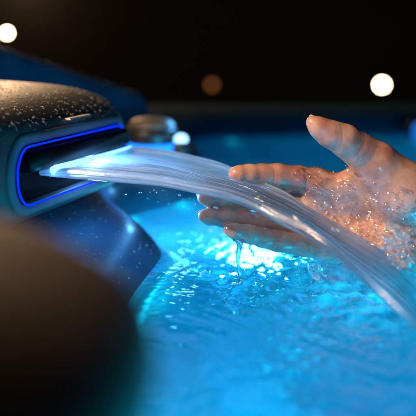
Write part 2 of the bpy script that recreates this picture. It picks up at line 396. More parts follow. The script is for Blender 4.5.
# waterfall spout pod; local frame u along the slot, w out of it, z up
UV_ = Vector((0.26, 0.9656, 0)); WV_ = Vector((0.9656, -0.26, 0)); SC = Vector((-.117, .862, .0945))
def SL(u, v, w_): return SC + UV_ * u + Vector((0, 0, v)) + WV_ * w_
def rrect(an, af, bt, bb, r, n=16):
    pts = []
    for cx, cy, q in ((af - r, bt - r, 0), (-an + r, bt - r, 1), (-an + r, -bb + r, 2), (af - r, -bb + r, 3)):
        for k in range(n):
            t = math.pi / 2 * (q + k / (n - 1)); pts.append((cx + r * math.cos(t), cy + r * math.sin(t)))
    return pts
loops = [(rrect(.118, .122, .0215, .0215, .020), -.055), (rrect(.118, .122, .0215, .0215, .020), -.004), (rrect(.121, .125, .024, .024, .0225), .001),
         (rrect(.135, .130, .034, .030, .030), .000), (rrect(.162, .136, .0450, .038, .036), -.005), (rrect(.20, .140, .0560, .042, .040), -.024),
         (rrect(.22, .142, .065, .045, .042), -.07), (rrect(.24, .142, .068, .046, .042), -.20)]
V = [SL(u, v, wv) for lp, wv in loops for (u, v) in lp]; n_ = len(loops[0][0])
F = [tuple(q) for q in grid_quads(len(loops), n_, True)]
spout = link('waterfall_spout', recalc(mesh('waterfall_spout', V, F), (SL(0, .07, -.04), (0, 0, 1))), M_pod, tub); subsurf(spout, 3)
# cavity lining
lp = rrect(.1175, .1215, .021, .021, .0195)
V = [SL(u, v, wv) for wv in (-.056, -.006) for (u, v) in lp]; F = [tuple(q) for q in grid_quads(2, n_, True)]; F.append(tuple(range(n_)))
link('slot_lining', mesh('slot_lining', V, F), M_lining, spout)
# blue lit trim round the slot
pts = [SL(u, v, .0026) for (u, v) in rrect(.120, .124, .0232, .0232, .0218)]
V = []; nn = 8
for i, p in enumerate(pts):
    t = (pts[(i + 1) % n_] - pts[i - 1]).normalized(); b = WV_; a = t.cross(b).normalized()
    for k in range(nn): q = 2 * math.pi * k / nn; V.append(p + (a * math.cos(q) + b * math.sin(q)) * .0008)
F = [(i * nn + k, i * nn + (k + 1) % nn, ((i + 1) % n_) * nn + (k + 1) % nn, ((i + 1) % n_) * nn + k) for i in range(n_) for k in range(nn)]
link('light_trim', mesh('light_trim', V, F), M_trim, spout)
# black nozzle bar in the upper half of the slot
lp = rrect(.110, .119, .0095, .0095, .008)
V = [SL(u, v * .9 + .0115, wv) for wv, in ((-.05,), (.006,), (.0095,)) for (u, v) in lp]
V[-n_:] = [SL(u * .99, v * .7 + .0115, .0095) for (u, v) in lp]
F = [tuple(q) for q in grid_quads(3, n_, True)]; F.append(tuple(range(2 * n_, 3 * n_)))
link('nozzle', mesh('nozzle', V, F), M_black, spout)
# ring added round the slot to catch the trim's blue light as a halo
lps = [(rrect(.1222, .1262, .0252, .0252, .0238), -.010), (rrect(.1222, .1262, .0252, .0252, .0238), .0016), (rrect(.1295, .1300, .0310, .0295, .029), .0014), (rrect(.134, .132, .0335, .0315, .0315), .0004), (rrect(.134, .132, .0335, .0315, .0315), -.010)]
V = [SL(u, v, wv) for lp, wv in lps for (u, v) in lp]
link('added_halo_ring', mesh('added_halo_ring', V, [tuple(q) for q in grid_quads(len(lps), n_, True)] + [(4 * n_ + k, 4 * n_ + (k + 1) % n_, (k + 1) % n_, k) for k in range(n_)]), M_added_halo_ring, spout)
# lit lip below the nozzle, thick at its near end
ts = np.linspace(0, 1, 30)
V, F = tube([SL(-.0745 + .1935 * t, .0004, .0105 - .001 * t) for t in ts], [(.0038 * (1 - t) ** 1.5 + .0014) * math.sqrt(max(.02, 1 - max(0, 1 - t / .03) ** 2)) for t in ts], 14)
link('light_strip', mesh('light_strip', V, F), M_lip, spout)
lamp('spout_light', 'AREA', SL(.02, -.010, .004), 1.6, (0.18, 0.48, 1.0), size=.05, target=SL(.02, .05, .10)).data.shape = 'DISK'
# small pale strip standing in for a reflected glint on the pod
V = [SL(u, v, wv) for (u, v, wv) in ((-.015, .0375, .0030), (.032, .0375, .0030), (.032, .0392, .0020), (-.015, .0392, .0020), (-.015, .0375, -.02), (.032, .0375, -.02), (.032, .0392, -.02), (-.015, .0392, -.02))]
link('glint_strip', mesh('glint_strip', V, [(0, 1, 2, 3), (0, 4, 5, 1), (1, 5, 6, 2), (2, 6, 7, 3), (3, 7, 4, 0)]), M_glint, spout, False)

# diverter knob on the ledge, lit from below
kc = Vector((-.073, 1.27, .062))
knob = lathe('diverter_knob', [(.024, .000), (.026, .004), (.033, .012), (.034, .022), (.031, .027)], kc, M_knob, tub)
lathe('cap', [(.0305, .0268), (.030, .031), (.024, .037), (.012, .040), (.002, .0405)], kc, M_cap, knob)
lathe('light_ring', [(.025, -.004), (.030, -.002), (.030, .006), (.025, .0062)], kc, M_glow, knob)
lc = P(181, 142, 1.24)
led = lathe('led_light', [(.010, -.03), (.010, -.006), (.009, .0)], lc, M_knob, tub, 24)
lathe('lens', [(.006, .000), (.0080, .003), (.0085, .007), (.0078, .0105), (.0055, .013), (.0025, .0142), (.0006, .0144)], lc + Vector((0, 0, -.004)), M_led, led, 24)
lamp('led_glow', 'POINT', lc + Vector((.0, .03, .03)), 0.12, (0.1, 0.45, 1.0), 0.01)
# glowing disc added for a bright reflection at far right; underwater light
ac = Vector((.455, 2.085, .008))
fl = lathe('reflection_glow', [(.03, -.02), (.03, .004), (.024, .006)], ac, M_knob, tub, 24, (0, -1, .2))
lathe('lens', [(.023, .004), (.020, .008), (.002, .010)], ac, M_reflection, fl, 24, (0, -1, .2))  # glowing disc that stands in for the reflection
uc = Vector((.055, 1.22, -.17))
ul = lathe('underwater_light', [(.055, -.03), (.055, .0), (.046, .004)], uc, M_knob, tub, 32, (-.1, -1, .9))
lathe('lens', [(.045, .003), (.036, .012), (.018, .018), (.002, .020)], uc, M_uled, ul, 32, (-.1, -1, .9))

# ------------------------------------------------------------------ headrest pillow on the near rim
def superell(c, r, e, n=40, mmm=24, tilt=0, yaw=0):
    V = []
    sp = lambda x_: math.copysign(abs(x_) ** e, x_)
    for i in range(mmm + 1):
        ph = -math.pi / 2 + math.pi * i / mmm
        for k in range(n):
            th = 2 * math.pi * k / n
            V.append(Vector((r[0] * sp(math.cos(ph)) * sp(math.cos(th)), r[1] * sp(math.cos(ph)) * sp(math.sin(th)), r[2] * sp(math.sin(ph)))))
    M = Matrix.Translation(c) @ Matrix.Rotation(yaw, 4, 'Z') @ Matrix.Rotation(tilt, 4, 'Y')
    return [M @ v for v in V], [tuple(q) for q in grid_quads(mmm + 1, n, True)]
V, F = superell((-.095, .255, .122), (.082, .10, .030), 0.75, tilt=math.radians(14))
me = mesh('headrest', V, F)
hp = link('headrest', me, M_pillow); tag(hp, 'dark brown padded headrest lying on the near rim, far out of focus', 'headrest')

# ------------------------------------------------------------------ water in the tub
def nonuni(segs):
    out = []
    for a, b, st in segs: out.append(np.arange(a, b, st))
    return np.concatenate(out + [[segs[-1][1]]])
xs = nonuni([(-.24, -.08, .008), (-.08, .30, .0019), (.30, .6, .006), (.6, 1.52, .03)])
ys = nonuni([(-.46, .44, .03), (.44, 1.12, .0019), (1.12, 1.5, .006), (1.5, 2.13, .012)])
X, Y = np.meshgrid(xs, ys)
IMP = (.14, .76)
d = np.hypot(X - IMP[0], Y - IMP[1]); d2 = np.hypot(X - .055, Y - .90)
wall = np.clip((X + .030) / .045, .25, 1)
rough = 0.35 + .95 * np.exp(-(d / .10) ** 2) + 0.5 * np.exp(-(d2 / .16) ** 2)
rough = rough * wall
Wa = waves(1, 22, .03, .12); Wb = waves(2, 36, .008, .026); Wc = waves(5, 10, .15, .5)
warp = wsum(waves(9, 6, .06, .2), X, Y) * .006
Zw = (  .00055 * wsum(Wa, X + warp, Y - warp) + .00024 * wsum(Wb, X - warp, Y + warp)) * rough + .0008 * wsum(Wc, X, Y)
Zw += .00012 * wsum(waves(6, 30, .004, .011), X + warp, (Y - warp) * 1.0) * rough
Zw += .0008 * np.sin(2 * np.pi * (d + warp * 1.5) / .034) * np.exp(-d / .16) * np.clip(d / .05, 0, 1)
Zw += .003 * np.exp(-(d / .05) ** 2) * (0.6 + 0.4 * wsum(waves(12, 6, .02, .05), X, Y) / 3)
V = np.stack([X.ravel(), Y.ravel(), Zw.ravel()], 1)
me = fastmesh('water', V, grid_quads(len(ys), len(xs)))
foam = np.clip(1.0 * np.exp(-(((X - .055) / .085) ** 2 + ((Y - .93) / .085) ** 2)) + .8 * np.exp(-(d / .075) ** 2), 0, 1)
foam *= np.clip(.62 + .22 * wsum(waves(21, 14, .008, .04), X + warp, Y + warp), 0, 1)
at = me.attributes.new('foam', 'FLOAT', 'POINT'); at.data.foreach_set('value', foam.ravel().astype(np.float32))
water = link('water', me, M_pool); tag(water, kind='structure')
def water_z(x_, y_): return float(Zw[np.abs(ys - y_).argmin(), np.abs(xs - x_).argmin()])

# ------------------------------------------------------------------ the hand, grown as one surface from a distance field
VOX = 0.00105
BX = (np.array((-.035, .745, -.03)), np.array((.38, 1.12, .185)))
gx, gy, gz = [np.arange(BX[0][i], BX[1][i], VOX, dtype=np.float32) for i in range(3)]
SH = (len(gx), len(gy), len(gz)); BIG = 0.05
def sl_for(pts, rads, m):
    lo = np.min([np.array(p) - r for p, r in zip(pts, rads)], 0) - m; hi = np.max([np.array(p) + r for p, r in zip(pts, rads)], 0) + m
    i0 = np.clip(((lo - BX[0]) / VOX).astype(int), 0, np.array(SH)); i1 = np.clip(((hi - BX[0]) / VOX).astype(int) + 1, 0, np.array(SH))
    return tuple(slice(a, b) for a, b in zip(i0, i1))
def smin(a, b, k):
    h = np.maximum(k - np.abs(a - b), 0) / k
    return np.minimum(a, b) - h * h * k * 0.25
def cone_sdf(sl, a, b, ra, rb):
    a = np.array(a, np.float32); b = np.array(b, np.float32); ba = b - a; L2 = float(ba @ ba)
    x_ = gx[sl[0]][:, None, None]; y_ = gy[sl[1]][None, :, None]; z_ = gz[sl[2]][None, None, :]
    h = np.clip(((x_ - a[0]) * ba[0] + (y_ - a[1]) * ba[1] + (z_ - a[2]) * ba[2]) / L2, 0, 1)
    dd = np.sqrt((x_ - a[0] - h * ba[0]) ** 2 + (y_ - a[1] - h * ba[1]) ** 2 + (z_ - a[2] - h * ba[2]) ** 2)
    return (dd - (ra + (rb - ra) * h)).astype(np.float32)
def add_chain(D, ch, k):
    for (p, r), (q, s) in zip(ch[:-1], ch[1:]):
        sl = sl_for([p, q], [r, s], 0.02); D[sl] = smin(D[sl], cone_sdf(sl, p, q, r, s), k)
    return D
def J(px, py, Y, r): return (P(px, py, Y), r * PXM * Y / .84)
fingers = {
 'index': [J(352, 196, .856, 15), J(318, 184, .850, 14), J(298, 178.5, .846, 12.6), J(277, 175.5, .840, 11.9), J(262, 174.5, .835, 10.6), J(249, 174, .829, 10.0), J(238, 173.8, .824, 8.2), J(234.5, 173.6, .823, 6.2)],
 'middle': [J(352, 212, .862, 15), J(314, 206, .856, 14), J(290, 203, .852, 12.4), J(262, 200.8, .846, 11.8), J(243, 200, .839, 10.6), J(224, 199, .830, 9.9), J(208, 198, .822, 8.2), J(202.5, 197.4, .820, 5.9)],
 'ring': [J(356, 234, .856, 15), J(322, 230, .850, 13.5), J(292, 226.5, .846, 12.0), J(262, 223.5, .839, 11.3), J(243, 221, .832, 10.2), J(226, 218.5, .824, 9.6), J(209, 216.6, .817, 8.0), J(203.5, 216, .815, 5.9)],
 'pinky': [J(366, 252, .844, 14), J(328, 248, .838, 13.0), J(304, 245, .832, 11.6), J(278, 241, .824, 10.8), J(262, 237.5, .818, 9.9), J(248, 234, .812, 9.2), J(234, 230.6, .806, 7.7), J(228.5, 229, .804, 5.6)],
}
thumb = [J(416, 206, .842, 26), J(376, 163, .828, 20.4), J(359, 150.5, .822, 16.4), J(344, 140, .815, 14.9), J(329, 133, .810, 12.4), J(318, 126.8, .807, 8.8), J(311.5, 122.0, .806, 5.6)]
Dp = np.full(SH, BIG, np.float32)
wr1, wr2 = J(442, 206, .872, 26), J(442, 236, .870, 25)
for key in ('index', 'middle', 'ring', 'pinky'):
    a = wr1 if key in ('index', 'middle') else wr2
    q = fingers[key][1]
    add_chain(Dp, [(a[0], a[1] * .8), (fingers[key][0][0], fingers[key][0][1] * 1.08), q], .012)
add_chain(Dp, [J(428, 212, .848, 26), J(402, 194, .836, 28), J(374, 172, .834, 20)], .016)      # thenar
add_chain(Dp, [J(426, 246, .848, 23), J(398, 250, .836, 23), J(360, 249, .838, 19)], .014)      # hypothenar
add_chain(Dp, [J(350, 182, .845, 11), J(372, 180, .840, 16)], .010)                             # web
add_chain(Dp, [wr1, J(500, 210, .925, 27), J(660, 216, 1.06, 34)], .016)
add_chain(Dp, [wr2, J(500, 238, .925, 26), J(660, 250, 1.06, 32)], .016)
D = np.full(SH, BIG, np.float32)
parts = []
for key, ch in fingers.items():
    Df = np.full(SH, BIG, np.float32); add_chain(Df, ch, .0035)
    parts.append((smin(Dp, Df, .007), Df))
Dt = np.full(SH, BIG, np.float32); add_chain(Dt, thumb, .0065); T = smin(Dp, Dt, .014)
D = T
for Dq, _ in parts: D = smin(D, Dq, .0012)
del parts, T, Dt
def samp(p):
    i = (np.array(p) - BX[0]) / VOX
    i = np.clip(i, 0, np.array(SH) - 1.001); b = i.astype(int); f = i - b; o = 0
    for cx in (0, 1):
        for cy in (0, 1):
            for cz in (0, 1):
                w_ = (f[0] if cx else 1 - f[0]) * (f[1] if cy else 1 - f[1]) * (f[2] if cz else 1 - f[2])
                o += w_ * D[b[0] + cx, b[1] + cy, b[2] + cz]
    return float(o)
def on_palm(px, py):
    Yq = .755
    while Yq < .98:
        p = P(px, py, Yq); dd = samp(p)
        if dd < .0003: return p
        Yq += max(.0004, dd * .8)
    return None
# creases: soft grooves along lines on the palm side
def groove(pl, depth, wid):
    pts = [on_palm(*q) for q in pl]; pts = [p for p in pts if p is not None]
    for a, b in zip(pts[:-1], pts[1:]):
        if (a - b).length < 1e-5: continue
        sl = sl_for([a, b], [.0, .0], wid * 3)
        c = cone_sdf(sl, a, b, 0, 0); G[sl] = np.maximum(G[sl], depth * np.exp(-(c / wid) ** 2))
G = np.zeros(SH, np.float32)
def curve(a, m, b, n=10):
    return [((1 - t) ** 2 * a[0] + 2 * t * (1 - t) * m[0] + t * t * b[0], (1 - t) ** 2 * a[1] + 2 * t * (1 - t) * m[1] + t * t * b[1]) for t in np.linspace(0, 1, n)]
groove(curve((350, 163), (352, 200), (408, 246), 16), .0016, .0011)         # life line
groove(curve((345, 171), (362, 205), (404, 228), 14), .0010, .0010)
groove(curve((322, 196), (345, 208), (362, 258), 16), .0014, .0011)         # heart line
groove(curve((305, 168), (308, 180), (305, 192)), .0015, .0010)             # finger bases
groove(curve((300, 196), (304, 204), (302, 214)), .0014, .0010)
groove(curve((304, 220), (308, 228), (306, 236)), .0014, .0010)
groove(curve((306, 238), (312, 248), (310, 258)), .0014, .0010)
for (x_, y0, y1) in ((277, 166, 186), (274, 166, 186), (250, 166, 183), (262, 191, 211), (259, 191, 211), (228, 191, 208), (262, 214, 232), (232, 212, 226), (277, 233, 250), (252, 226, 243)):
    groove(curve((x_, y0), (x_ + 2.5, (y0 + y1) / 2), (x_, y1)), .0010, .0008)
for (a, m, b) in (((341, 125), (345, 140), (338, 153)), ((337, 124), (341, 139), (335, 151)), ((366, 140), (362, 152), (352, 160)), ((371, 146), (368, 156), (356, 163)), ((377, 150), (372, 163), (361, 168))):
    groove(curve(a, m, b), .0005, .0007)
groove(curve((352, 176), (380, 178), (402, 190), 12), .0006, .0009)
groove(curve((356, 190), (378, 196), (396, 212), 12), .0006, .0009)
N3 = noise3(3, 24, .012, .03)
sub = D[:, :, :]
near = np.abs(sub) < .006
I = np.argwhere(near)
bump_ = np.zeros(SH, np.float32)
bump_[near] = .00022 * nsum3(N3, gx[I[:, 0]], gy[I[:, 1]], gz[I[:, 2]])
DH = D + G + bump_

def surface_nets(D, origin, VOX=VOX):
    s = D < 0
    nx, ny, nz = D.shape
    cnt = np.zeros((nx - 1, ny - 1, nz - 1), np.int8)
    for a in (0, 1):
        for b in (0, 1):
            for c in (0, 1): cnt += s[a:nx - 1 + a, b:ny - 1 + b, c:nz - 1 + c]
    act = (cnt > 0) & (cnt < 8)
    idx = np.full(act.shape, -1, np.int32); A = np.argwhere(act); idx[act] = np.arange(len(A))
    acc = np.zeros((len(A), 3)); num = np.zeros(len(A))
    cor = [(a, b, c) for a in (0, 1) for b in (0, 1) for c in (0, 1)]
    vals = {q: D[A[:, 0] + q[0], A[:, 1] + q[1], A[:, 2] + q[2]] for q in cor}
    for p in cor:
        for ax in range(3):
            if p[ax]: continue
            q = list(p); q[ax] = 1; q = tuple(q)
            va, vb = vals[p], vals[q]; m = (va < 0) != (vb < 0)
            t = np.where(m, va / np.where(m, va - vb, 1), 0)
            pos = np.tile(np.array(p, float), (len(A), 1)); pos[:, ax] += t
            acc[m] += pos[m]; num[m] += 1
    V = (A + acc / num[:, None]) * VOX + origin
    Q = []
    for ax in range(3):
        o1, o2 = [(1, 2), (2, 0), (0, 1)][ax]
        a = [slice(1, -1)] * 3; a[ax] = slice(0, -1); b = list(a); b[ax] = slice(1, None)
        s1, s2 = s[tuple(a)], s[tuple(b)]
        E = np.argwhere(s1 != s2)
        if not len(E): continue
        flip = s1[E[:, 0], E[:, 1], E[:, 2]]
        base = E.copy()
        for k in range(3):
            if k != ax: base[:, k] += 1
        def at_(d1, d2):
            c = base.copy(); c[:, o1] -= d1; c[:, o2] -= d2; return idx[c[:, 0], c[:, 1], c[:, 2]]
        q = np.stack([at_(1, 1), at_(0, 1), at_(0, 0), at_(1, 0)], 1)
        q[~flip] = q[~flip][:, ::-1]
        Q.append(q)
    Q = np.concatenate(Q); Q = Q[(Q >= 0).all(1)]
    return V, Q
V, Q = surface_nets(DH, BX[0])
# one relaxing pass keeps the voxel steps out of the highlights
def relax(V, Q, it=2, f=.5):
    for _ in range(it):
        acc = np.zeros_like(V); n = np.zeros(len(V))
        for a in range(4):
            for b in (1, 3):
                np.add.at(acc, Q[:, a], V[Q[:, (a + b) % 4]]); np.add.at(n, Q[:, a], 1)
        V = V + f * (acc / np.maximum(n, 1)[:, None] - V)
    return V
lab = np.arange(len(V))
while True:
    m4 = lab[Q].min(1); new = lab.copy()
    for k in range(4): np.minimum.at(new, Q[:, k], m4)
    new = new[new]; new = new[new]
    if (new == lab).all(): break
    lab = new
big = np.bincount(lab).argmax(); Q = Q[lab[Q[:, 0]] == big]; used = np.unique(Q); mp = np.zeros(len(V), np.int32); mp[used] = np.arange(len(used)); V = V[used]; Q = mp[Q]
V = relax(V, Q); Q = outward(V, Q)
hand = link('person', fastmesh('person', V, Q), M_skin)
tag(hand, 'wet open hand with thumb up held under the waterfall, palm facing the viewer', 'person')

# nails on the far side of the tips, their free edges showing past the pads
def nail(tip, prev, back, r, wid, ln, over):
    tip = Vector(tip); t = (tip - Vector(prev)).normalized(); bk = Vector(back); bk = (bk - t * bk.dot(t)).normalized(); sd = t.cross(bk)
    V = []; nu, nv = 9, 11
    for layer in (0, 1):
        for i in range(nu):
            s_ = i / (nu - 1); al = (s_ - 1) * ln + over
            rr = r * (1.03 - .16 * max(0, (s_ - .55) / .45) ** 2) + (.0006 if layer == 0 else -.0001)
            for k in range(nv):
                q = (k / (nv - 1) * 2 - 1); ww = wid * (1 - .25 * max(0, (s_ - .75) / .25) ** 2 * q * q)
                al2 = al - (.0022 * q * q * s_)
                V.append(tip + t * al2 + (bk * math.cos(q * ww) + sd * math.sin(q * ww)) * rr)
    m = nu * nv
    g = grid_quads(nu, nv); F = [tuple(q) for q in g] + [tuple(m + x_ for x_ in q[::-1]) for q in g]
    ring = [k for k in range(nv)] + [i * nv + nv - 1 for i in range(1, nu)] + [(nu - 1) * nv + k for k in range(nv - 2, -1, -1)] + [i * nv for i in range(nu - 2, 0, -1)]
    for a, b in zip(ring, ring[1:] + ring[:1]): F.append((b, a, m + a, m + b))
    return link('fingernail', mesh('fingernail', V, F), M_nail, hand)
for key, bk in (('index', (0, 1, .1)), ('middle', (0, 1, .25)), ('ring', (0, 1, .25)), ('pinky', (0, 1, .25))):
    ch = fingers[key]; nail(ch[-1][0], ch[-2][0], bk, ch[-2][1] * .86, 0.85, .011, .0022 if key == 'index' else .0034)
nail(thumb[-1][0], thumb[-2][0], (.15, .55, .8), thumb[-1][1] * 1.12, .85, .013, .0038)

# ------------------------------------------------------------------ water film and splash on the palm
sl = sl_for([P(296, 156, .80), P(430, 275, .88)], [0, 0], 0.0)
Dl = DH[sl].astype(np.float32); org = np.array((gx[sl[0]][0], gy[sl[1]][0], gz[sl[2]][0]))
for ax in range(3):                                   # twice finer grid for the water on the skin
    n_ax = Dl.shape[ax]; a_ = np.take(Dl, np.arange(n_ax - 1), ax); b_ = np.take(Dl, np.arange(1, n_ax), ax)
    Dl = np.stack([a_, (a_ + b_) / 2], ax + 1).reshape(*Dl.shape[:ax], -1, *Dl.shape[ax + 1:])
V2 = VOX / 2
def wet(name, spots, amp, base, lam, seed, mat, label, cap):
    fx, fy, fz = [org[i] + np.arange(Dl.shape[i]) * V2 for i in range(3)]
    msk = (Dl < .011) & (Dl > -.004); I = np.argwhere(msk); a, b, c = fx[I[:, 0]], fy[I[:, 1]], fz[I[:, 2]]
    reg = np.full(len(I), -9.)
    for px, py, rx, rz, g in spots:
        q = on_palm(px, py) or P(px, py, .82)
        reg = np.maximum(reg, g * (1 - np.hypot((a - q.x) / (rx * PXM), (c - q.z) / (rz * PXM))))
    nz = nsum3(noise3(seed, 40, *lam), a, b, c) + .7 * nsum3(noise3(seed + 1, 16, .015, .04), a, b, c)
    th = np.minimum(np.clip(reg, -1, .6) * base + amp * nz * (reg > -.3), cap) - .0003
    Ff = np.full(Dl.shape, .004, np.float32); Ff[msk] = Dl[msk] - th; Ff[Dl <= -.004] = -.004
    Vf, Qf = surface_nets(Ff, org, V2)
    if volume_sign(Vf, Qf) < 0: Qf = Qf[:, ::-1]
    ic = np.clip(((Vf - org) / V2).astype(int), 0, np.array(Dl.shape) - 1)
    keep = (Dl[ic[:, 0], ic[:, 1], ic[:, 2]] > -.0010)[Qf].any(1)
    Qf = Qf[keep]; used = np.unique(Qf); mp = np.zeros(len(Vf), np.int32); mp[used] = np.arange(len(used))
    o = link(name, fastmesh(name, Vf[used], mp[Qf]), mat); tag(o, label, 'water', kind='stuff'); return o
wet('water_film', [(366, 216, 52, 30, 1.), (326, 190, 32, 22, 1.), (396, 238, 26, 24, 1.1), (346, 240, 30, 22, .8)], .0011, .0013, (.003, .011), 31, M_film, 'thin crinkled film of water clinging to the palm', .0035)
wet('aerated_splash', [(393, 228, 9, 9, 1.6), (387, 245, 7, 10, 1.5), (404, 236, 9, 8, 1.0), (400, 250, 8, 8, .9)], .0011, .0022, (.004, .012), 61, M_foam, 'white frothy splash where the water strikes the heel of the hand', .008)

# ------------------------------------------------------------------ the waterfall sheet
ns, nv = 190, 90
def sheet_point(s, v):
    """s metres along the flow, v 0..1 across (near edge to far edge)"""
    wd = .192 * (1 - np.clip(s / .20, 0, 1) ** 1.3 * .70) * (1 - .1 * np.clip(s / .3, 0, 1))
    u = -.072 + v * wd - .75 * np.clip(s - .16, 0, 1) ** 1.25 * (1 - v) ** 1.5
    z = .0932 - .15 * s * s - 2.95 * s ** 3
    return u, z
s = np.linspace(-.010, .305, ns)[:, None]; v = (.5 - .5 * np.cos(np.pi * np.linspace(0, 1, nv)))[None, :]
sc_ = np.clip(s, 0, None)
u, z = sheet_point(sc_, v); z = z + 0 * v
Wst = waves(41, 20, .02, .09)
ridge = wsum(Wst, v * 1.1 + .010 * np.sin(s * 21 + v * 5), s * .06) * .00026
ridge = ridge * np.clip(s / .06, 0, 1) + wsum(waves(44, 14, .010, .05), v * .192 + .03 * s, s * .10) * .00020 * np.clip(s / .1, 0, 1)
edge = np.exp(-(v / .12) ** 2) + .5 * np.exp(-((1 - v) / .08) ** 2)
tt = .0018 + .0030 * edge
em = np.minimum(v, 1 - v) * .192 * (1 - np.clip(sc_ / .20, 0, 1) * .66)
thk = tt * np.sqrt(np.clip(1 - np.clip(1 - em / (tt * 1.3), 0, 1) ** 2, 1e-4, 1)) * np.clip((s + .05) / .07, .35, 1)
wob = .0007 * np.sin(s * 60 + v * 9) * np.clip(s / .15, 0, 1) + .0014 * np.clip(s / .3, 0, 1) * np.sin(s * 90 + 4 * v)
u = u + .0009 * np.sin(s * 75 + 1.0) * (1 - v) * np.clip(s / .1, 0, 1)
def sw(uu, zz, ss):
    return np.stack([SC.x + UV_.x * uu + WV_.x * (ss + .008) + 0 * zz, SC.y + UV_.y * uu + WV_.y * (ss + .008) + 0 * zz, zz + 0 * uu], -1)
top = sw(u, z + thk + ridge + wob, s + 0 * v); bot = sw(u, z - thk + .4 * ridge + wob, s + 0 * v)
V = np.concatenate([top.reshape(-1, 3), bot.reshape(-1, 3)]); m = ns * nv
g = grid_quads(ns, nv); Q = [g[:, ::-1], g + m]
i = np.arange(ns - 1)
Q.append(np.stack([i * nv, i * nv + m, (i + 1) * nv + m, (i + 1) * nv], 1)[:, ::-1]); Q.append(np.stack([i * nv + nv - 1, i * nv + nv - 1 + m, (i + 1) * nv + nv - 1 + m, (i + 1) * nv + nv - 1], 1))
k = np.arange(nv - 1)
for b0 in (0, (ns - 1) * nv): Q.append(np.stack([b0 + k, b0 + k + 1, b0 + k + 1 + m, b0 + k + m], 1))
me = fastmesh('waterfall', V, outward(V, np.concatenate(Q)))
def set_uv(me, U):
    uvl = me.uv_layers.new(name='UVMap'); li = np.empty(len(me.loops), np.int32); me.loops.foreach_get('vertex_index', li)
    uvl.data.foreach_set('uv', U[li].astype(np.float32).ravel())
UVs = np.stack([np.broadcast_to(s, (ns, nv)).ravel() * 3.3, (v * .96 + .01 * np.sin(s * 19) + 0 * u).ravel()], 1)
led_milk = np.clip((.75 * np.exp(-np.clip(s, 0, 1) / .06) * (1 - .35 * v) + .26 * edge * np.exp(-np.clip(s, 0, 1) / .17) - .30 * np.clip((s - .10) / .12, 0, 1)) * (.75 + .25 * np.sin(v * 70 + 3 * np.sin(v * 23))) + 0 * u, -.3, .8).ravel().astype(np.float32)  # extra milkiness near the lip paints in LED light carried by the sheet
atr = me.attributes.new('led_milk', 'FLOAT', 'POINT'); atr.data.foreach_set('value', np.concatenate([led_milk, led_milk]))
set_uv(me, np.concatenate([UVs, UVs]))
fall = link('waterfall', me, M_stream); tag(fall, 'smooth sheet of water arching from the lit spout across the fingers', 'waterfall')

# water running off the lower edge of the hand
def curtain(x0, x1, ytop, seed, lab):
    n1, n2 = 60, 40; tt = np.linspace(0, 1, n1)[:, None]; vv = np.linspace(0, 1, n2)[None, :]
    r = np.random.default_rng(seed)
    px = x0 + (x1 - x0) * tt; Yb = ytop + 0 * tt
    top_ = np.array([P(float(q), 262 + 6 * (float(q) - x0) / (x1 - x0), ytop) for q in px[:, 0]])
    W1 = waves(seed, 10, .012, .06)
    zz = top_[:, 2][:, None] * (1 - vv) + (-.004) * vv
    xx = top_[:, 0][:, None] + .010 * vv ** 2 + .002 * wsum(W1, top_[:, 0][:, None] + .0 * vv, vv * .02) * .4
    yy = top_[:, 1][:, None] - .010 * vv ** 1.5 + .0022 * wsum(waves(seed + 1, 12, .008, .04), top_[:, 0][:, None], vv * .03)
    th_ = .0014 * (1 + .7 * wsum(waves(seed + 2, 8, .006, .03), top_[:, 0][:, None], vv * .01) / 3)
    a = np.stack([xx, yy - th_, zz], -1).reshape(-1, 3); b = np.stack([xx, yy + th_, zz], -1).reshape(-1, 3)
    V = np.concatenate([a, b]); m = n1 * n2; g = grid_quads(n1, n2); Q = [g, g[:, ::-1] + m]
    k = np.arange(n2 - 1); i = np.arange(n1 - 1)
    for b0 in (0, (n1 - 1) * n2): Q.append(np.stack([b0 + k, b0 + k + 1, b0 + k + 1 + m, b0 + k + m], 1))
    for b0 in (0, n2 - 1): Q.append(np.stack([i * n2 + b0, i * n2 + b0 + m, (i + 1) * n2 + b0 + m, (i + 1) * n2 + b0], 1))
    me = fastmesh('falling_water', V, outward(V, np.concatenate(Q)))
    U = np.stack([np.broadcast_to(tt, (n1, n2)).ravel(), np.broadcast_to(vv, (n1, n2)).ravel()], 1); set_uv(me, np.concatenate([U, U]))
    tag(link('falling_water', me, M_curtain), lab, 'falling water')
curtain(308, 412, .815, 70, 'rippled curtain of water running off the lower edge of the hand')

# drips under the little finger
def drip(px, py, Y, zb, r0, label, seed):
    r = np.random.default_rng(seed); a = P(px, py, Y); n = 26; pts, rad = [], []
    for i in range(n):
        t = i / (n - 1); zz = a.z + .004 + (zb - a.z - .004) * t
        pts.append((a.x + .0012 * math.sin(t * 7 + seed) + .002 * t, a.y + .0008 * math.sin(t * 9), zz))
        rad.append(r0 * (1.6 * math.exp(-t * 9) + .62 + .35 * math.sin(t * 17 + seed) * t + (.5 * math.exp(-((t - 1) / .07) ** 2) if zb > .012 else .9 * max(0, t - .85) / .15)))
    rad[-1] *= .3 if zb > .012 else 1
    V, F = tube(pts, rad, 12)
    tag(link('water_drip', mesh('water_drip', V, F), M_drip), label, 'drip', 'water drips under the fingers')
drip(238, 243, .808, -.001, .0027, 'longest drip of water falling from the little fingertip to the pool', 1)
drip(250, 247, .812, .020, .0015, 'short thin drip beside the long one under the little finger', 2)
drip(298, 262, .832, .046, .0030, 'fat drop hanging under the base of the little finger', 3)

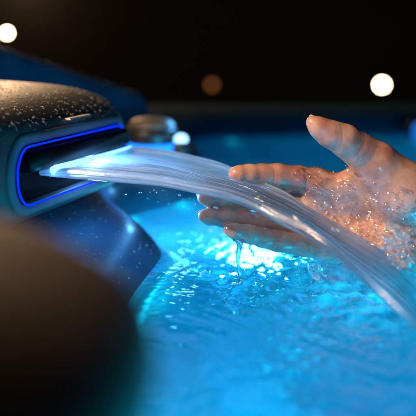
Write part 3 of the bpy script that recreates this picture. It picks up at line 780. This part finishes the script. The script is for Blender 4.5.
# ------------------------------------------------------------------ beads, bubbles and splash (countless)
bm = bmesh.new(); bmesh.ops.create_icosphere(bm, subdivisions=2, radius=1); bm.verts.ensure_lookup_table()
SV = np.array([v_.co[:] for v_ in bm.verts]); SF = np.array([[v_.index for v_ in f.verts] for f in bm.faces]); bm.free()
def beads(name, pos, rad, nrm, flat, mat, label, cat='water'):
    Vs, Fs = [], []
    for i_, (p, r, nn_) in enumerate(zip(pos, rad, nrm)):
        nn_ = np.array(nn_); d_ = SV @ nn_
        loc = SV - (1 - flat) * d_[:, None] * nn_[None, :]
        Vs.append(np.array(p) + loc * r); Fs.append(SF + i_ * len(SV))
    o = link(name, fastmesh(name, np.concatenate(Vs), np.concatenate(Fs)), mat); tag(o, label, cat, kind='stuff'); return o
def scatter_on(o, n, test, r0, r1, seed):
    dg = bpy.context.evaluated_depsgraph_get(); e = o.evaluated_get(dg); me = e.to_mesh(); r = np.random.default_rng(seed)
    nf = len(me.polygons); ctr_ = np.empty(nf * 3); nr = np.empty(nf * 3); ar = np.empty(nf)
    me.polygons.foreach_get('center', ctr_); me.polygons.foreach_get('normal', nr); me.polygons.foreach_get('area', ar)
    mw = np.array(e.matrix_world); ctr_ = ctr_.reshape(-1, 3) @ mw[:3, :3].T + mw[:3, 3]; nr = nr.reshape(-1, 3)
    ok = test(ctr_, nr) * ar; ok = ok / ok.sum()
    pick = r.choice(nf, n, p=ok); jit = r.normal(size=(n, 3)) * np.sqrt(ar[pick])[:, None] * .45
    nn_ = nr[pick]; jit -= (jit * nn_).sum(1)[:, None] * nn_
    assert ok.sum() > 0
    pos = ctr_[pick] + jit; rad = np.exp(r.uniform(np.log(r0), np.log(r1), n)); e.to_mesh_clear()
    return pos, rad, nn_
p1 = scatter_on(spout, 2600, lambda c, q: (q[:, 2] > .15) * (c[:, 2] > .12), .0004, .0014, 1)
p2 = scatter_on(shell, 1500, lambda c, q: (c[:, 1] > .95) * (c[:, 1] < 1.75) * (c[:, 0] < .05) * (c[:, 0] > -.35) * (c[:, 2] > .11) * (q[:, 2] > .1), .0007, .0022, 2)
p3 = scatter_on(shell, 420, lambda c, q: (c[:, 1] > .6) * (c[:, 1] < 1.02) * (c[:, 0] < 0) * (c[:, 0] > -.2) * (c[:, 2] > .004) * (c[:, 2] < .09), .0005, .0018, 3)
p4 = scatter_on(spout, 160, lambda c, q: (np.abs(c[:, 2] - .06) < .03) * 1.0, .0005, .0013, 4)
pos = np.concatenate([q[0] for q in (p1, p2, p3, p4)]); rad = np.concatenate([q[1] for q in (p1, p2, p3, p4)]); nrm = np.concatenate([q[2] for q in (p1, p2, p3, p4)])
beads('water_beads', pos, rad, nrm, .55, M_bead, 'small beads of water sitting on the rim and spout')

r = np.random.default_rng(77); pos, rad = [], []
while len(pos) < 2200:
    if r.random() < .65: x_, y_ = r.normal(.05, .055), r.normal(.90, .075)
    elif r.random() < .5: x_, y_ = r.normal(.14, .05), r.normal(.76, .05)
    else: x_, y_ = r.uniform(-.03, .2), r.uniform(.52, 1.1)
    if x_ < -.035 or x_ > .28 or y_ < .46 or y_ > 1.1: continue
    pos.append((x_, y_, water_z(x_, y_))); rad.append(math.exp(r.uniform(math.log(.0003), math.log(.0015))))
beads('bubbles', pos, rad, [(0, 0, 1)] * len(pos), .8, M_drop, 'foam bubbles floating on the glowing blue water')
pos, rad = [], []
while len(pos) < 170:
    q = r.random()
    if q < .7: x_, y_, z_ = r.normal(.13, .035), r.normal(.77, .02), abs(r.normal(0, .014))
    elif q < .88:
        b_ = P(r.normal(385, 18), r.normal(236, 14), .80); x_, y_, z_ = b_.x, b_.y + r.normal(0, .008), b_.z
    else:
        b_ = P(r.uniform(250, 400), r.uniform(200, 270), .80); x_, y_, z_ = b_.x, b_.y + r.normal(0, .01), b_.z
    if z_ < .001: continue
    pos.append((x_, y_, z_)); rad.append(math.exp(r.uniform(math.log(.0004), math.log(.0019))))
beads('splash_droplets', pos, rad, [(0, 0, 1)] * len(pos), 1.0, M_drop, 'splash droplets flying round the palm and the foot of the waterfall')


# drops thrown towards the viewer where the stream breaks on the heel of the hand
r = np.random.default_rng(15); pos, rad = [], []
for cx, cy, sx_, sy_, n_b in ((395, 231, 4, 4, 26), (387, 244, 3, 5, 24), (400, 238, 8, 7, 40), (396, 256, 8, 10, 12), (408, 250, 5, 12, 14), (322, 206, 8, 8, 8), (345, 228, 12, 6, 8)):
    for _ in range(n_b):
        p = P(r.normal(cx, sx_), r.normal(cy, sy_), r.uniform(.685, .75)); pos.append(tuple(p)); rad.append(math.exp(r.uniform(math.log(.0005), math.log(.0026))))
beads('thrown_drops', pos, rad, [(0, -1, 0)] * len(pos), 1.0, M_bead, 'bright lit drops thrown up at the heel of the hand')

r = np.random.default_rng(25); pos, rad = [], []
for _ in range(70):
    q = r.uniform(.06, .28); uu, zz = sheet_point(q, 0.0); off = abs(r.normal(0, .006))
    p = SC + UV_ * (float(uu) - off * .3) + WV_ * (q + .008); pos.append((p.x, p.y, float(zz) - .006 - off)); rad.append(math.exp(r.uniform(math.log(.0003), math.log(.0011))))
beads('shed_drops', pos, rad, [(0, 0, 1)] * len(pos), 1.0, M_drop, 'fine drops shed along the lower edge of the water sheet')
